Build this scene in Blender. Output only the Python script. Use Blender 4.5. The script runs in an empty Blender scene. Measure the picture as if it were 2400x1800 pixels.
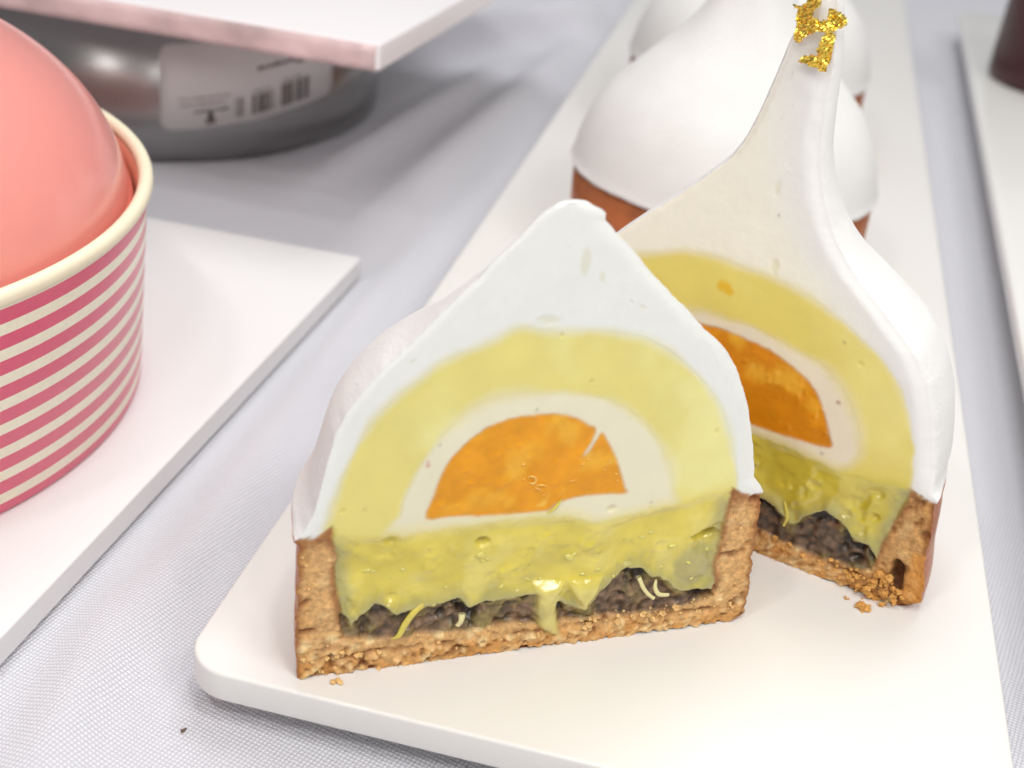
import bpy, bmesh, math, random
import numpy as np
from mathutils import Vector, Matrix

# ---------------------------------------------------------------- camera, world, lights
S = 0.001                                   # everything below is written in millimetres
scene = bpy.context.scene
COL = scene.collection
CAM = (0.0, 0.0, 131.08)
R = np.array([[0.9683907, 0.1925, -0.1602], [0.2268, -0.4459, 0.8658], [0.1002, -0.8742, -0.4752]])
# exact orientation from the two vanishing directions of the trays
f_ = 3200.0
Yv = np.array([850.0, -1672.0, f_]); Yv /= np.linalg.norm(Yv)
t_ = f_ * f_ / 516.0
Xv = np.array([t_, .2 * t_, -f_]); Xv /= np.linalg.norm(Xv)
Xv -= Yv * (Xv @ Yv); Xv /= np.linalg.norm(Xv)
Zv = -np.cross(Xv, Yv)
if Zv[1] > 0: Zv = -Zv
R = np.array([Xv, Yv, Zv])
right, up, fwd = R[:, 0], -R[:, 1], R[:, 2]
cam_d = bpy.data.cameras.new('camera')
cam = bpy.data.objects.new('camera', cam_d); COL.objects.link(cam)
cam.matrix_world = Matrix(((right[0], up[0], -fwd[0], CAM[0] * S), (right[1], up[1], -fwd[1], CAM[1] * S),
                           (right[2], up[2], -fwd[2], CAM[2] * S), (0, 0, 0, 1)))
cam_d.sensor_width = 36; cam_d.lens = 48; cam_d.sensor_fit = 'HORIZONTAL'
cam_d.clip_start = 0.01; cam_d.clip_end = 20
cam_d.dof.use_dof = True; cam_d.dof.focus_distance = 0.192; cam_d.dof.aperture_fstop = 22.0
scene.camera = cam

world = bpy.data.worlds.new('World'); scene.world = world; world.use_nodes = True
wn = world.node_tree.nodes; wl = world.node_tree.links
bg = wn['Background']; bg.inputs[1].default_value = 0.43
tcw = wn.new('ShaderNodeTexCoord'); sep = wn.new('ShaderNodeSeparateXYZ'); rmp = wn.new('ShaderNodeValToRGB')
wl.new(tcw.outputs['Generated'], sep.inputs[0]); wl.new(sep.outputs['Z'], rmp.inputs[0]); wl.new(rmp.outputs[0], bg.inputs[0])
rmp.color_ramp.elements[0].position = 0.0; rmp.color_ramp.elements[0].color = (0.42, 0.45, 0.50, 1)
rmp.color_ramp.elements[1].position = 0.75; rmp.color_ramp.elements[1].color = (1.0, 0.98, 0.96, 1)

def area(name, loc, target, size, power, color):
    d = bpy.data.lights.new(name, 'AREA'); d.shape = 'RECTANGLE'; d.size = size[0] * S; d.size_y = size[1] * S
    d.energy = power; d.color = color
    o = bpy.data.objects.new(name, d); COL.objects.link(o)
    o.location = Vector(loc) * S
    o.rotation_euler = (Vector(target) - Vector(loc)).to_track_quat('-Z', 'Y').to_euler()
    return o
area('ceiling_light', (-60, 620, 900), (-10, 200, 0), (520, 420), 4.4, (0.965, 0.985, 1.0))
area('front_fill_light', (400, -60, 640), (0, 160, 30), (200, 240), 1.65, (1.0, 0.99, 0.98))  # fill lamp added at front right to brighten the cut faces
for lx, ly, lz, pw in ((70, 20, 700, .6), (-190, -80, 560, .45), (-40, -260, 620, .5), (190, -160, 480, .4), (-20, -120, 380, .16), (110, -240, 300, .14), (-170, -200, 290, .16), (190, -60, 260, .12)):
    area('glint_spot', (lx, ly, lz), (-10, 160, 20), (46, 46), pw, (1.0, 0.975, 0.94))  # small overhead spots, plus low lamps added for glints and fill

scene.view_settings.view_transform = 'Standard'
scene.view_settings.look = 'None'
scene.view_settings.exposure = -0.09
scene.view_settings.gamma = 1.0
scene.cycles.use_denoising = True
scene.cycles.max_bounces = 8

# ---------------------------------------------------------------- helpers
def lin(r, g, b):
    f = lambda c: (c / 255 / 12.92) if c / 255 <= 0.04045 else ((c / 255 + 0.055) / 1.055) ** 2.4
    return np.array([f(r), f(g), f(b)])

rng = np.random.default_rng(7)
_lat = [np.random.default_rng(100 + i).random((256, 256)) for i in range(12)]
def vnoise(x, y, k=0):
    L = _lat[k % 12]
    xi = np.floor(x).astype(int); yi = np.floor(y).astype(int)
    fx = x - xi; fy = y - yi
    fx = fx * fx * (3 - 2 * fx); fy = fy * fy * (3 - 2 * fy)
    a = L[xi % 256, yi % 256]; b = L[(xi + 1) % 256, yi % 256]
    c = L[xi % 256, (yi + 1) % 256]; d = L[(xi + 1) % 256, (yi + 1) % 256]
    return (a * (1 - fx) + b * fx) * (1 - fy) + (c * (1 - fx) + d * fx) * fy
def fbm(x, y, s, oct=4, k=0, gain=.5):
    t = 0; a = 1; n = 0
    for i in range(oct):
        t = t + a * (vnoise(x / s + 17.3 * i, y / s + 9.1 * i, k + i) - .5); n += a; a *= gain; s /= 2
    return 2 * t / n                        # about -1..1
def worley(x, y, s, k=0):
    x = x / s; y = y / s
    xi = np.floor(x).astype(int); yi = np.floor(y).astype(int)
    best = np.full(x.shape, 9.0); val = np.zeros(x.shape)
    for dx in (-1, 0, 1):
        for dy in (-1, 0, 1):
            cx = xi + dx; cy = yi + dy
            px = cx + _lat[k % 12][cx % 256, cy % 256]; py = cy + _lat[(k + 1) % 12][cx % 256, cy % 256]
            d = (px - x) ** 2 + (py - y) ** 2
            m = d < best
            best = np.where(m, d, best); val = np.where(m, _lat[(k + 2) % 12][cx % 256, cy % 256], val)
    return np.sqrt(best), val
def sst(a, b, x):
    t = np.clip((x - a) / (b - a), 0, 1); return t * t * (3 - 2 * t)
def sdf(poly, x, y):
    """signed distance to a closed polygon, positive inside"""
    P = np.array(poly, float); Q = np.roll(P, -1, 0)
    dmin = np.full(x.shape, 1e9); inside = np.zeros(x.shape, bool)
    for (ax, ay), (bx, by) in zip(P, Q):
        ex, ey = bx - ax, by - ay; L2 = ex * ex + ey * ey + 1e-12
        t = np.clip(((x - ax) * ex + (y - ay) * ey) / L2, 0, 1)
        dmin = np.minimum(dmin, (x - ax - t * ex) ** 2 + (y - ay - t * ey) ** 2)
        c = (ay > y) != (by > y)
        with np.errstate(divide='ignore', invalid='ignore'):
            xx = (bx - ax) * (y - ay) / (by - ay if by != ay else 1e-9) + ax
        inside ^= c & (x < xx)
    d = np.sqrt(dmin)
    return np.where(inside, d, -d)
def smooth_curve(pts, n=3, closed=False):
    """Catmull-Rom through the points"""
    P = [np.array(p, float) for p in pts]; out = []; N = len(P)
    rngi = range(N if closed else N - 1)
    for i in rngi:
        p1 = P[i]; p2 = P[(i + 1) % N]
        p0 = P[(i - 1) % N] if (closed or i > 0) else 2 * p1 - p2
        p3 = P[(i + 2) % N] if (closed or i < N - 2) else 2 * p2 - p1
        for j in range(n):
            t = j / n
            out.append(.5 * ((2 * p1) + (-p0 + p2) * t + (2 * p0 - 5 * p1 + 4 * p2 - p3) * t * t + (-p0 + 3 * p1 - 3 * p2 + p3) * t ** 3))
    if not closed: out.append(P[-1])
    return [tuple(o) for o in out]

def link_mesh(name, V, F, mat, parent=None, smooth=True, cols=None, origin=(0, 0, 0)):
    """V in millimetres in world axes; origin in millimetres"""
    V = np.asarray(V, float); me = bpy.data.meshes.new(name)
    me.from_pydata(((V - np.array(origin)) * S).tolist(), [], F if isinstance(F, list) else F.tolist())
    me.materials.append(mat)
    if smooth: me.polygons.foreach_set('use_smooth', np.ones(len(me.polygons), bool))
    if cols is not None:
        a = me.color_attributes.new('Col', 'FLOAT_COLOR', 'POINT')
        a.data.foreach_set('color', np.asarray(cols, np.float32).ravel())
    me.update()
    o = bpy.data.objects.new(name, me); COL.objects.link(o)
    o.location = Vector(origin) * S
    if parent is not None:
        o.parent = parent
        w = Vector((0, 0, 0)); q = parent
        while q is not None: w = w + q.location; q = q.parent
        o.location = (Vector(origin) * S) - w
    return o
def empty(name, loc):
    o = bpy.data.objects.new(name, None); COL.objects.link(o); o.empty_display_size = 0.01
    o.location = Vector(loc) * S
    return o
def tag(o, label, cat=None, group=None, kind=None):
    if label: o['label'] = label
    if cat: o['category'] = cat
    if group: o['group'] = group
    if kind: o['kind'] = kind
    return o

def mat(name, base=(.8, .8, .8), rough=.5, metal=0, sss=0, sss_r=(1, .6, .4), coat=0, spec=.5, attr=False,
        noise=None, bump=None, trans=0):
    """noise=(scale per mm, amount); bump=(scale per mm, height mm, detail)"""
    m = bpy.data.materials.new(name); m.use_nodes = True
    nt = m.node_tree; b = nt.nodes['Principled BSDF']
    b.inputs['Base Color'].default_value = (*base, 1)
    b.inputs['Roughness'].default_value = rough; b.inputs['Metallic'].default_value = metal
    b.inputs['Specular IOR Level'].default_value = spec
    b.inputs['Coat Weight'].default_value = coat; b.inputs['Coat Roughness'].default_value = .08
    b.inputs['Transmission Weight'].default_value = trans
    if sss:
        b.inputs['Subsurface Weight'].default_value = sss
        b.inputs['Subsurface Radius'].default_value = sss_r
        b.inputs['Subsurface Scale'].default_value = 0.001
        b.subsurface_method = 'BURLEY'
    tc = nt.nodes.new('ShaderNodeTexCoord')
    src = None
    if attr:
        a = nt.nodes.new('ShaderNodeVertexColor'); a.layer_name = 'Col'; src = a.outputs['Color']
        nt.links.new(a.outputs['Alpha'], b.inputs['Roughness'])
        nt.links.new(src, b.inputs['Base Color'])
    if noise:
        n = nt.nodes.new('ShaderNodeTexNoise'); n.inputs['Scale'].default_value = noise[0] * 1000; n.inputs['Detail'].default_value = 5
        nt.links.new(tc.outputs['Object'], n.inputs['Vector'])
        mr = nt.nodes.new('ShaderNodeMapRange'); mr.inputs['From Min'].default_value = .25; mr.inputs['From Max'].default_value = .75
        mr.inputs['To Min'].default_value = 1 - noise[1]; mr.inputs['To Max'].default_value = 1 + noise[1]
        nt.links.new(n.outputs['Fac'], mr.inputs['Value'])
        mx = nt.nodes.new('ShaderNodeVectorMath'); mx.operation = 'SCALE'
        if src is None: mx.inputs[0].default_value = base
        else: nt.links.new(src, mx.inputs[0])
        nt.links.new(mr.outputs[0], mx.inputs['Scale']); nt.links.new(mx.outputs[0], b.inputs['Base Color'])
    if bump:
        n = nt.nodes.new('ShaderNodeTexNoise'); n.inputs['Scale'].default_value = bump[0] * 1000; n.inputs['Detail'].default_value = bump[2]
        nt.links.new(tc.outputs['Object'], n.inputs['Vector'])
        bp = nt.nodes.new('ShaderNodeBump'); bp.inputs['Strength'].default_value = 1; bp.inputs['Distance'].default_value = bump[1] * S
        nt.links.new(n.outputs['Fac'], bp.inputs['Height']); nt.links.new(bp.outputs[0], b.inputs['Normal'])
    return m

# ---------------------------------------------------------------- tablecloth
def cloth_height(x, y):
    h = np.zeros_like(x)
    def ridge(ax, ay, bx, by, w, hh):
        ex, ey = bx - ax, by - ay; L = math.hypot(ex, ey); ex /= L; ey /= L
        s = (x - ax) * ex + (y - ay) * ey; d = (x - ax) * (-ey) + (y - ay) * ex
        m = sst(-0.25 * L, 0.2 * L, s) * sst(1.25 * L, .8 * L, s)
        return hh * np.exp(-(d / w) ** 2) * m
    h += ridge(-77, 120, -79, 290, 4.5, 2.4)
    h += ridge(-62, 80, -86, 150, 5, 1.6)
    h += ridge(-135, 440, -78, 520, 9, 13.0)
    h += ridge(-92, 330, -76, 520, 7, 4.0)
    h += ridge(-116, 330, -98, 450, 6, 3.2)
    h += .25 * fbm(x, y, 40, 3, 2)
    # the cloth lies flat under whatever stands on it
    return np.maximum(h, 0)
m_cloth = bpy.data.materials.new('woven_cloth'); m_cloth.use_nodes = True
nt = m_cloth.node_tree; b = nt.nodes['Principled BSDF']; b.inputs['Roughness'].default_value = .8
b.inputs['Sheen Weight'].default_value = .15
tc = nt.nodes.new('ShaderNodeTexCoord'); mp = nt.nodes.new('ShaderNodeMapping'); mp.inputs['Rotation'].default_value = (0, 0, math.radians(14))
nt.links.new(tc.outputs['Object'], mp.inputs['Vector'])
sx = nt.nodes.new('ShaderNodeSeparateXYZ'); nt.links.new(mp.outputs[0], sx.inputs[0])
def mth(op, a, b_=None):
    n = nt.nodes.new('ShaderNodeMath'); n.operation = op
    for i, v in enumerate((a, b_)):
        if v is None: continue
        if isinstance(v, (int, float)): n.inputs[i].default_value = v
        else: nt.links.new(v, n.inputs[i])
    return n.outputs[0]
PITCH = 0.00062
k_ = math.pi / PITCH
nz = nt.nodes.new('ShaderNodeTexNoise'); nz.inputs['Scale'].default_value = 160; nz.inputs['Detail'].default_value = 3
nt.links.new(tc.outputs['Object'], nz.inputs['Vector'])
wob = mth('MULTIPLY', mth('SUBTRACT', nz.outputs['Fac'], .5), 2.2)
su = mth('SINE', mth('ADD', mth('MULTIPLY', sx.outputs['X'], k_), wob))
sv = mth('SINE', mth('ADD', mth('MULTIPLY', sx.outputs['Y'], k_), wob))
wv = mth('MULTIPLY', su, sv)
wave = mth('ABSOLUTE', wv)
nf = nt.nodes.new('ShaderNodeTexNoise'); nf.inputs['Scale'].default_value = 2500; nf.inputs['Detail'].default_value = 2
nt.links.new(tc.outputs['Object'], nf.inputs['Vector'])
hgt = mth('ADD', wave, mth('MULTIPLY', nf.outputs['Fac'], .5))
bp = nt.nodes.new('ShaderNodeBump'); bp.inputs['Distance'].default_value = .00019; bp.inputs['Strength'].default_value = .9
nt.links.new(hgt, bp.inputs['Height']); nt.links.new(bp.outputs[0], b.inputs['Normal'])
cr = nt.nodes.new('ShaderNodeValToRGB'); nt.links.new(wave, cr.inputs[0])
cr.color_ramp.elements[0].position = 0; cr.color_ramp.elements[0].color = (*lin(186, 186, 194), 1)
cr.color_ramp.elements[1].position = .42; cr.color_ramp.elements[1].color = (*lin(221, 220, 226), 1)
nt.links.new(cr.outputs[0], b.inputs['Base Color'])

gx = np.concatenate([np.linspace(-1500, -320, 12), np.arange(-300, 180, 2.0), np.linspace(200, 1500, 14)])
gy = np.concatenate([np.linspace(-600, 40, 8), np.arange(60, 700, 2.0), np.linspace(720, 4000, 24)])
X, Y = np.meshgrid(gx, gy, indexing='ij')
hz = cloth_height(X, Y)
def flat(x0, x1, y0, y1, w):
    return 1 - sst(x0 - w, x0, X) * sst(x1 + w, x1, X) * sst(y0 - w, y0, Y) * sst(y1 + w, y1, Y)
hz *= flat(-1500, -88, 100, 272, 6) * flat(-60, 300, 120, 1000, 5)
hz *= 1 - sst(70, 63, np.hypot(X + 182, Y - 370))
nX, nY = X.shape
idx = np.arange(nX * nY).reshape(nX, nY)
F = np.stack([idx[:-1, :-1], idx[1:, :-1], idx[1:, 1:], idx[:-1, 1:]], -1).reshape(-1, 4)
cloth = link_mesh('tablecloth', np.stack([X.ravel(), Y.ravel(), hz.ravel()], -1), F, m_cloth)
tag(cloth, 'white woven cloth spread under the trays', 'tablecloth', kind='structure')

# ---------------------------------------------------------------- trays
def slab(name, corners, z0, z1, rad, bev, mt, parent=None, nseg=10, rim=0.0, origin=None):
    """a slab with rounded corners and rounded edges; corners anticlockwise in mm"""
    n = len(corners); P = [np.array(c, float) for c in corners]
    rads = rad if isinstance(rad, (list, tuple)) else [rad] * n
    def ring(inset):
        out = []
        for i in range(n):
            p = P[i]; a = P[i - 1] - p; c = P[(i + 1) % n] - p
            a /= np.linalg.norm(a); c /= np.linalg.norm(c)
            r = rads[i]; cosang = a @ c; half = math.acos(np.clip(cosang, -1, 1)) / 2
            bis = (a + c) / np.linalg.norm(a + c)
            cen = p + bis * (r / math.sin(half))
            na = -(c - (c @ a) * a); na /= np.linalg.norm(na)      # outward normal of side a
            nc = -(a - (a @ c) * c); nc /= np.linalg.norm(nc)
            a0 = math.atan2(na[1], na[0]); a1 = math.atan2(nc[1], nc[0])
            while a1 < a0: a1 += 2 * math.pi
            for k in range(nseg + 1):
                t = a0 + (a1 - a0) * k / nseg
                out.append(cen + (r - inset) * np.array([math.cos(t), math.sin(t)]))
        return out
    prof = []
    q = 5
    for k in range(q + 1):
        t = math.pi / 2 * k / q; prof.append((bev * (1 - math.sin(t)), z0 + bev * (1 - math.cos(t))))
    for k in range(q + 1):
        t = math.pi / 2 * k / q; prof.append((bev * (1 - math.cos(t)), z1 - bev * (1 - math.sin(t))))
    if rim:
        prof += [(bev + 1.5, z1 - .02), (bev + 4, z1 - rim * .35), (bev + 6.5, z1 - rim * .8), (bev + 7.9, z1 - rim)]
    V = []; F = []; m = None
    for ins, z in prof:
        r = ring(ins); m = len(r); V += [(p[0], p[1], z) for p in r]
    for j in range(len(prof) - 1):
        for i in range(m):
            F.append([j * m + i, j * m + (i + 1) % m, (j + 1) * m + (i + 1) % m, (j + 1) * m + i])
    F.append(list(range(m))[::-1]); F.append([(len(prof) - 1) * m + i for i in range(m)])
    return link_mesh(name, V, F, mt, parent, origin=origin or (np.mean(P, 0)[0], np.mean(P, 0)[1], z0))
m_tray = mat('white_melamine', lin(226, 223, 219), rough=.34, coat=.12, noise=(.02, .01), bump=(.03, .12, 2))
m_board = mat('white_board', lin(226, 224, 224), rough=.5, noise=(.02, .015), bump=(.05, .05, 2))

tray = empty('serving_tray', (-10, 300, 0))
tag(tray, 'long white melamine tray with rounded corners carrying the pointed tarts', 'tray', 'white trays on the tablecloth')
slab('tray_top', [(-63.2, 127.6), (45.3, 127.6), (39.5, 640), (-67.6, 640)], 4.3, 9.0, [6.5, 6.5, 8, 8], .55, m_tray, tray)
slab('tray_foot', [(-52, 140), (35, 140), (30, 628), (-57, 628)], 0.0, 4.4, 6, .4, m_tray, tray)

b_left = slab('display_board', [(-300, 60), (-91.2, 60), (-86.0, 269.5), (-300, 269.5)], 0.7, 5.2, 1.2, .35, m_board)
tag(b_left, 'flat white board with a sharp corner under the striped bowl', 'board')
tray_r = empty('serving_tray', (120, 350, 0))
tag(tray_r, 'glossy white tray at the right edge under the dark maroon cake', 'tray', 'white trays on the tablecloth')
slab('tray_top', [(55, 150), (200, 150), (200, 604), (60.6, 600)], 8.0, 12.0, [6, 6, 6, 6], 1.0,
     mat('glossy_tray', lin(236, 234, 230), rough=.18, coat=.4, bump=(.03, .1, 2)), tray_r)
slab('tray_foot', [(66, 165), (190, 165), (190, 590), (71, 590)], 0.0, 8.1, 6, .4, m_tray, tray_r)

# ---------------------------------------------------------------- the cut tarts
C_VELV = np.array([.80, .785, .77])        # sprayed white outside
def colmix(c, new, m):
    return c * (1 - m[..., None]) + np.asarray(new) * m[..., None]

m_face = {}
m_face['frosting'] = mat('white_mousse', rough=.6, attr=True, sss=.25, sss_r=(1.6, 1.4, 1.2), noise=(.6, .012), bump=(1.2, .035, 4))
m_face['outer'] = mat('velvet_spray', base=(.80, .785, .765), rough=.85, noise=(.12, .03), bump=(1.6, .13, 5))
m_face['yellow_mousse'] = mat('yellow_mousse', attr=True, sss=.2, sss_r=(1.6, 1.3, .6), noise=(.25, .03), bump=(.7, .06, 3))
m_face['white_cream'] = mat('white_cream', attr=True, sss=.2, sss_r=(1.6, 1.4, 1.0), noise=(.3, .02), bump=(.7, .05, 3))
m_face['orange_filling'] = mat('orange_compote', attr=True, coat=.15, spec=.35, sss=.08, sss_r=(2.5, .8, .2), noise=(.35, .08), bump=(.5, .16, 3))
m_face['citrus_curd'] = mat('citrus_curd', attr=True, coat=.7, sss=.15, sss_r=(2, 1.6, .4), noise=(.3, .05), bump=(.30, .42, 1))
m_face['dark_filling'] = mat('dark_cake', attr=True, coat=.25, noise=(1.2, .25), bump=(1.0, .30, 5))
m_face['crust'] = mat('baked_crust', attr=True, noise=(1.9, .24), bump=(1.8, .24, 8))
m_crust_side = mat('browned_crust', lin(178, 102, 56), rough=.38, coat=.12, noise=(.25, .22), bump=(.9, .10, 4))

def make_half(name, label, cen, ang, left, right_, polys, depth, seed, face_cols, step=.21, specks=(), holes=(), extra=None, edge_v=22.0, soft=.35):
    """A tart cut in half: cut face as one finely stepped sheet shared out among its layers, with the curved outside behind it."""
    root = empty(name, cen)
    tag(root, label, 'tart', 'pointed white tarts standing on the tray')
    ud = np.array([math.cos(ang), math.sin(ang), 0]); nn = np.array([ud[1], -ud[0], 0])     # nn points to the camera
    lv = np.array(sorted(left, key=lambda p: p[1])); rv = np.array(sorted(right_, key=lambda p: p[1]))
    top = min(lv[-1, 1], rv[-1, 1])
    nv = int(top / step); vv = np.linspace(0, top, nv)
    Lr = np.interp(vv, lv[:, 1], lv[:, 0]); Rr = np.interp(vv, rv[:, 1], rv[:, 0])
    # ragged edges: crumbly where it is crust, finely grained where it is mousse
    crumb = sst(23, 21.3, vv)
    rag = lambda k: fbm(vv, vv * 0 + seed + k, 1.1, 3, k) * (.10 + .32 * crumb) + fbm(vv, vv * 0 + k, .5, 2, k + 3) * .08
    Ls, Rs = Lr.copy(), Rr.copy(); Lr = Lr + rag(1); Rr = Rr + rag(5)
    ker = np.ones(9) / 9; sm = lambda a: np.convolve(np.pad(a, 4, 'edge'), ker, 'valid'); Ls = sm(Ls); Rs = sm(Rs)
    W = Rr - Lr; nu = int(W.max() / step)
    s = np.linspace(0, 1, nu)
    U = Lr[:, None] + W[:, None] * s[None, :]; V = np.repeat(vv[:, None], nu, 1)
    # bottom edge not ruler-straight
    botw = sst(2.2, 0, V) * (fbm(U, U * 0 + seed, 6, 3, 4) * .9 + fbm(U, U * 0 + seed, .9, 3, 7) * .4)
    V2 = V + np.maximum(botw, -0.0)
    wu = U + fbm(U, V, 2.4, 3, 6) * .30; wvv = V + fbm(U, V, 2.4, 3, 2) * .30
    ru = U + fbm(U, V, 1.6, 4, 3) * .75; rw = V + .5 + fbm(U, V, 1.6, 4, 8) * .6
    d_y = sdf(polys['Y'], wu, wvv); d_w = sdf(polys['W'], wu, wvv); d_o = sdf(polys['O'], U + fbm(U, V, .9, 3, 2) * .13, V + fbm(U, V, 1.1, 3, 5) * .11)
    cd = np.interp(wu, *np.array(polys['C']).T); d_c = cd - wvv + fbm(U, V, 3.5, 3, 5) * .55            # curd below this line
    dk = np.interp(ru, *np.array(polys['D']).T); d_d = dk - rw                                     # dark cake below
    ci = sdf(polys['I'], ru * .5 + U * .5, rw * .5 + V * .5)                                        # inside the crust cup
    d_cr = np.where(V < 26, -ci, -9.0)
    # labels
    FR, YM, WC, OF, CC, DF, CR = range(7)
    lab = np.full(U.shape, FR)
    lab[d_y > 0] = YM; lab[(d_w > 0) & (d_y > -.3)] = WC; lab[d_o > 0] = OF
    below = (d_c > 0) & (V < 26) & (lab != OF)
    fits = (ci > 0)
    lab[below & fits] = CC; lab[below & fits & (d_d > 0)] = DF
    crust_top = np.interp(U, *np.array(polys['T']).T)
    lab[(~fits) & (V < crust_top + fbm(U, V, 1.3, 2, 9) * .4) & (V < 24.5)] = CR
    lab[(lab == DF) & (V < 2.5)] = CR
    # ---- intrinsic colours
    g = lambda s_, o=4, k=0: fbm(U, V, s_, o, k)
    c = np.zeros(U.shape + (3,)); ro = np.full(U.shape, .6); dz = np.zeros(U.shape)
    fr = np.broadcast_to(face_cols['F'], c.shape) * (1 + .02 * g(5)[..., None])
    ye = face_cols['Y'] * (1 + .05 * g(7, 3, 2)[..., None]); ye = colmix(ye, face_cols['Y2'], sst(.0, .9, g(9, 3, 4) + .25 * U / 30))
    wh = face_cols['W'] * (1 + .03 * g(6, 3, 3)[..., None])
    og = face_cols['O'] * (1 + .13 * g(2.6, 4, 5)[..., None]); og = colmix(og, face_cols['O2'], .75 * sst(.12, .6, g(5, 4, 7)))
    og = colmix(og, face_cols['O3'], .8 * sst(.32, .5, g(1.4, 3, 1)) * sst(0, .5, g(6, 2, 3)))
    c[:] = fr
    sy = .35 + 1.0 * sst(-.4, .4, g(11, 2, 6) + sst(-8, -20, U) * .5)
    my = sst(-sy, sy, d_y) if True else 0
    c = c * (1 - my[..., None]) + ye * my[..., None]
    sw = .6 + 1.5 * sst(-.5, .4, g(10, 2, 8) + .3 * U / 20)
    mw = sst(-sw, sw, d_w) * sst(-1.2, -.2, d_y)
    c = c * (1 - mw[..., None]) + wh * mw[..., None]
    mo = sst(-.12, .12, d_o); c = c * (1 - mo[..., None]) + og * mo[..., None]
    rim = np.exp(-(d_o / .16) ** 2) * .35; c = colmix(c, face_cols['O'] * .6, rim * mo)
    ro = np.where(lab == OF, .40, .55)
    # the mousse is a little greener and wetter just above the curd
    mg = sst(-2.6, .1, d_c) * (lab != OF) * (lab != FR) * sst(28, 25, V)
    c = colmix(c, face_cols['C2'], .45 * mg); c = colmix(c, face_cols['C'] * 1.05, .5 * sst(-1.1 - .8 * g(3, 3, 2), .2, d_c) * (lab != OF) * (lab != FR) * sst(28, 25, V))
    cc = face_cols['C'] * (1 + .16 * g(4, 4, 1)[..., None]); cc = colmix(cc, face_cols['C2'], .55 * sst(-.1, .6, g(4.5, 3, 9)))
    cc = colmix(cc, face_cols['C3'], .7 * sst(-.0, .6, g(2.6, 3, 4)) * sst(2.4, -0.2, -d_d))
    cc = colmix(cc, face_cols['C2'], .55 * sst(1.6, .0, d_c)); cc = colmix(cc, face_cols['C4'], .9 * sst(3.4, .0, -d_d + 1.3 * g(2.4, 3, 3)))                                             # thin curd film over dark cake
    cc = colmix(cc, face_cols['C4'] * .95, .8 * sst(3.0, .2, ci + 1.2 * g(3, 3, 6)) * sst(24, 20, V)); cc = cc * (1 + .05 * g(.8, 3, 3)[..., None])
    mc = (lab == CC).astype(float); c = colmix(c, cc, mc); ro = np.where(lab == CC, .13, ro)
    w1, wv1 = worley(U + .5 * g(1.2), V + .5 * g(1.2, 3, 4), 1.0, 3)
    dd = face_cols['D'] * (0.55 + .9 * wv1[..., None]) * (1.15 - .9 * sst(.25, .75, w1)[..., None])
    film = sst(-.25, .45, g(2.6, 4, 7) + .75 * sst(2.2, 0, d_d) - .1)
    dd = colmix(dd, face_cols['C4'] * np.array([.66, .58, .40]), .75 * film); dd = colmix(dd, face_cols['K'] * .45, .4 * sst(.1, .5, g(1.8, 4, 4)))
    pit = sst(.26, .46, g(2.4, 4, 10) + .25 * sst(1.2, .2, np.abs(d_d - .8))); dd = colmix(dd, face_cols['D'] * .12, pit)
    md = (lab == DF).astype(float); c = colmix(c, dd, md); ro = np.where(lab == DF, .38, ro)
    w2, wv2 = worley(U + .35 * g(.9, 3, 2), V + .35 * g(.9, 3, 5), .52, 6)
    w3, wv3 = worley(U + .5 * g(1.6, 3, 7), V + .5 * g(1.6, 3, 1), 1.7, 1)
    low = sst(3.4, 1.6, V + g(2.5, 3, 3) * 1.3)                                             # darker orange baked underside layer
    outer_l = sst(2.6, .6, np.minimum(U - Lr[:, None], Rr[:, None] - U))
    kk = face_cols['K'] * (1 + .30 * g(.45, 3, 9)[..., None]) * (.90 + .20 * wv2[..., None]) * (1.03 - .22 * sst(.35, .8, w2)[..., None])
    kk = colmix(kk, face_cols['K2'], .65 * np.clip(low + .45 * outer_l, 0, 1) * sst(-.7, .4, g(1.8, 3, 6)))
    kk = colmix(kk, face_cols['K3'], .75 * sst(.55, .8, wv3) * sst(.50, .25, w3) * np.clip(.35 + low + .8 * sst(9, 5, V), 0, 1))
    kk = colmix(kk, face_cols['K4'], .75 * sst(.28, .55, g(1.5, 4, 11)))
    kk = colmix(kk, face_cols['K4'] * 1.4, .75 * sst(1.0, .15, np.minimum(np.minimum(U - Lr[:, None], Rr[:, None] - U), np.abs(ci) + sst(6, 4, V) * 3) + .5 * g(2, 3, 8)) )
    kk = colmix(kk, face_cols['K4'] * 1.4, .7 * sst(18.8, 22.5, V + g(2, 3, 3)))
    w5, wv5 = worley(U + .2 * g(.7, 2, 5), V + .2 * g(.7, 2, 7), .82, 8)
    rough_ = np.clip(sst(3.2, 2.2, V + .9 * g(3, 3, 2)) + sst(9, 4, V + 2 * g(3, 2, 1)) * sst(-22, -27, U) * .8, 0, 1)
    hole = sst(.36, .2, w5) * (wv5 > .74) * (.25 + .75 * rough_); lump = sst(.5, .3, w5) * (wv5 < .22) * rough_
    crev = sst(.34, .1, np.abs(V - 2.7 - .55 * g(5, 3, 7) - .3 * g(1.2, 3, 3))) * sst(-.25, .3, g(4, 3, 10)) * (np.abs(U) < 31)
    kk = colmix(kk, face_cols['K4'] * .8, .8 * hole); kk = colmix(kk, face_cols['K3'], .6 * lump); kk = colmix(kk, face_cols['K4'], .8 * crev)
    mk = (lab == CR).astype(float); c = colmix(c, kk, mk); ro = np.where(lab == CR, .7, ro)
    # ---- relief, positive towards the camera
    dz += (.05 * g(6, 3, 1)) * ((lab <= WC))
    dz += (lab == OF) * (.06 * g(2.2, 3, 3) - .05 + .16 * sst(.3, .6, g(1.0, 3, 8)))
    low2 = sst(1.5, 0, d_d) * sst(-.2, .2, d_d); lip = sst(2.4, .2, -d_d) * sst(-.3, .3, -d_d)
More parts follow.
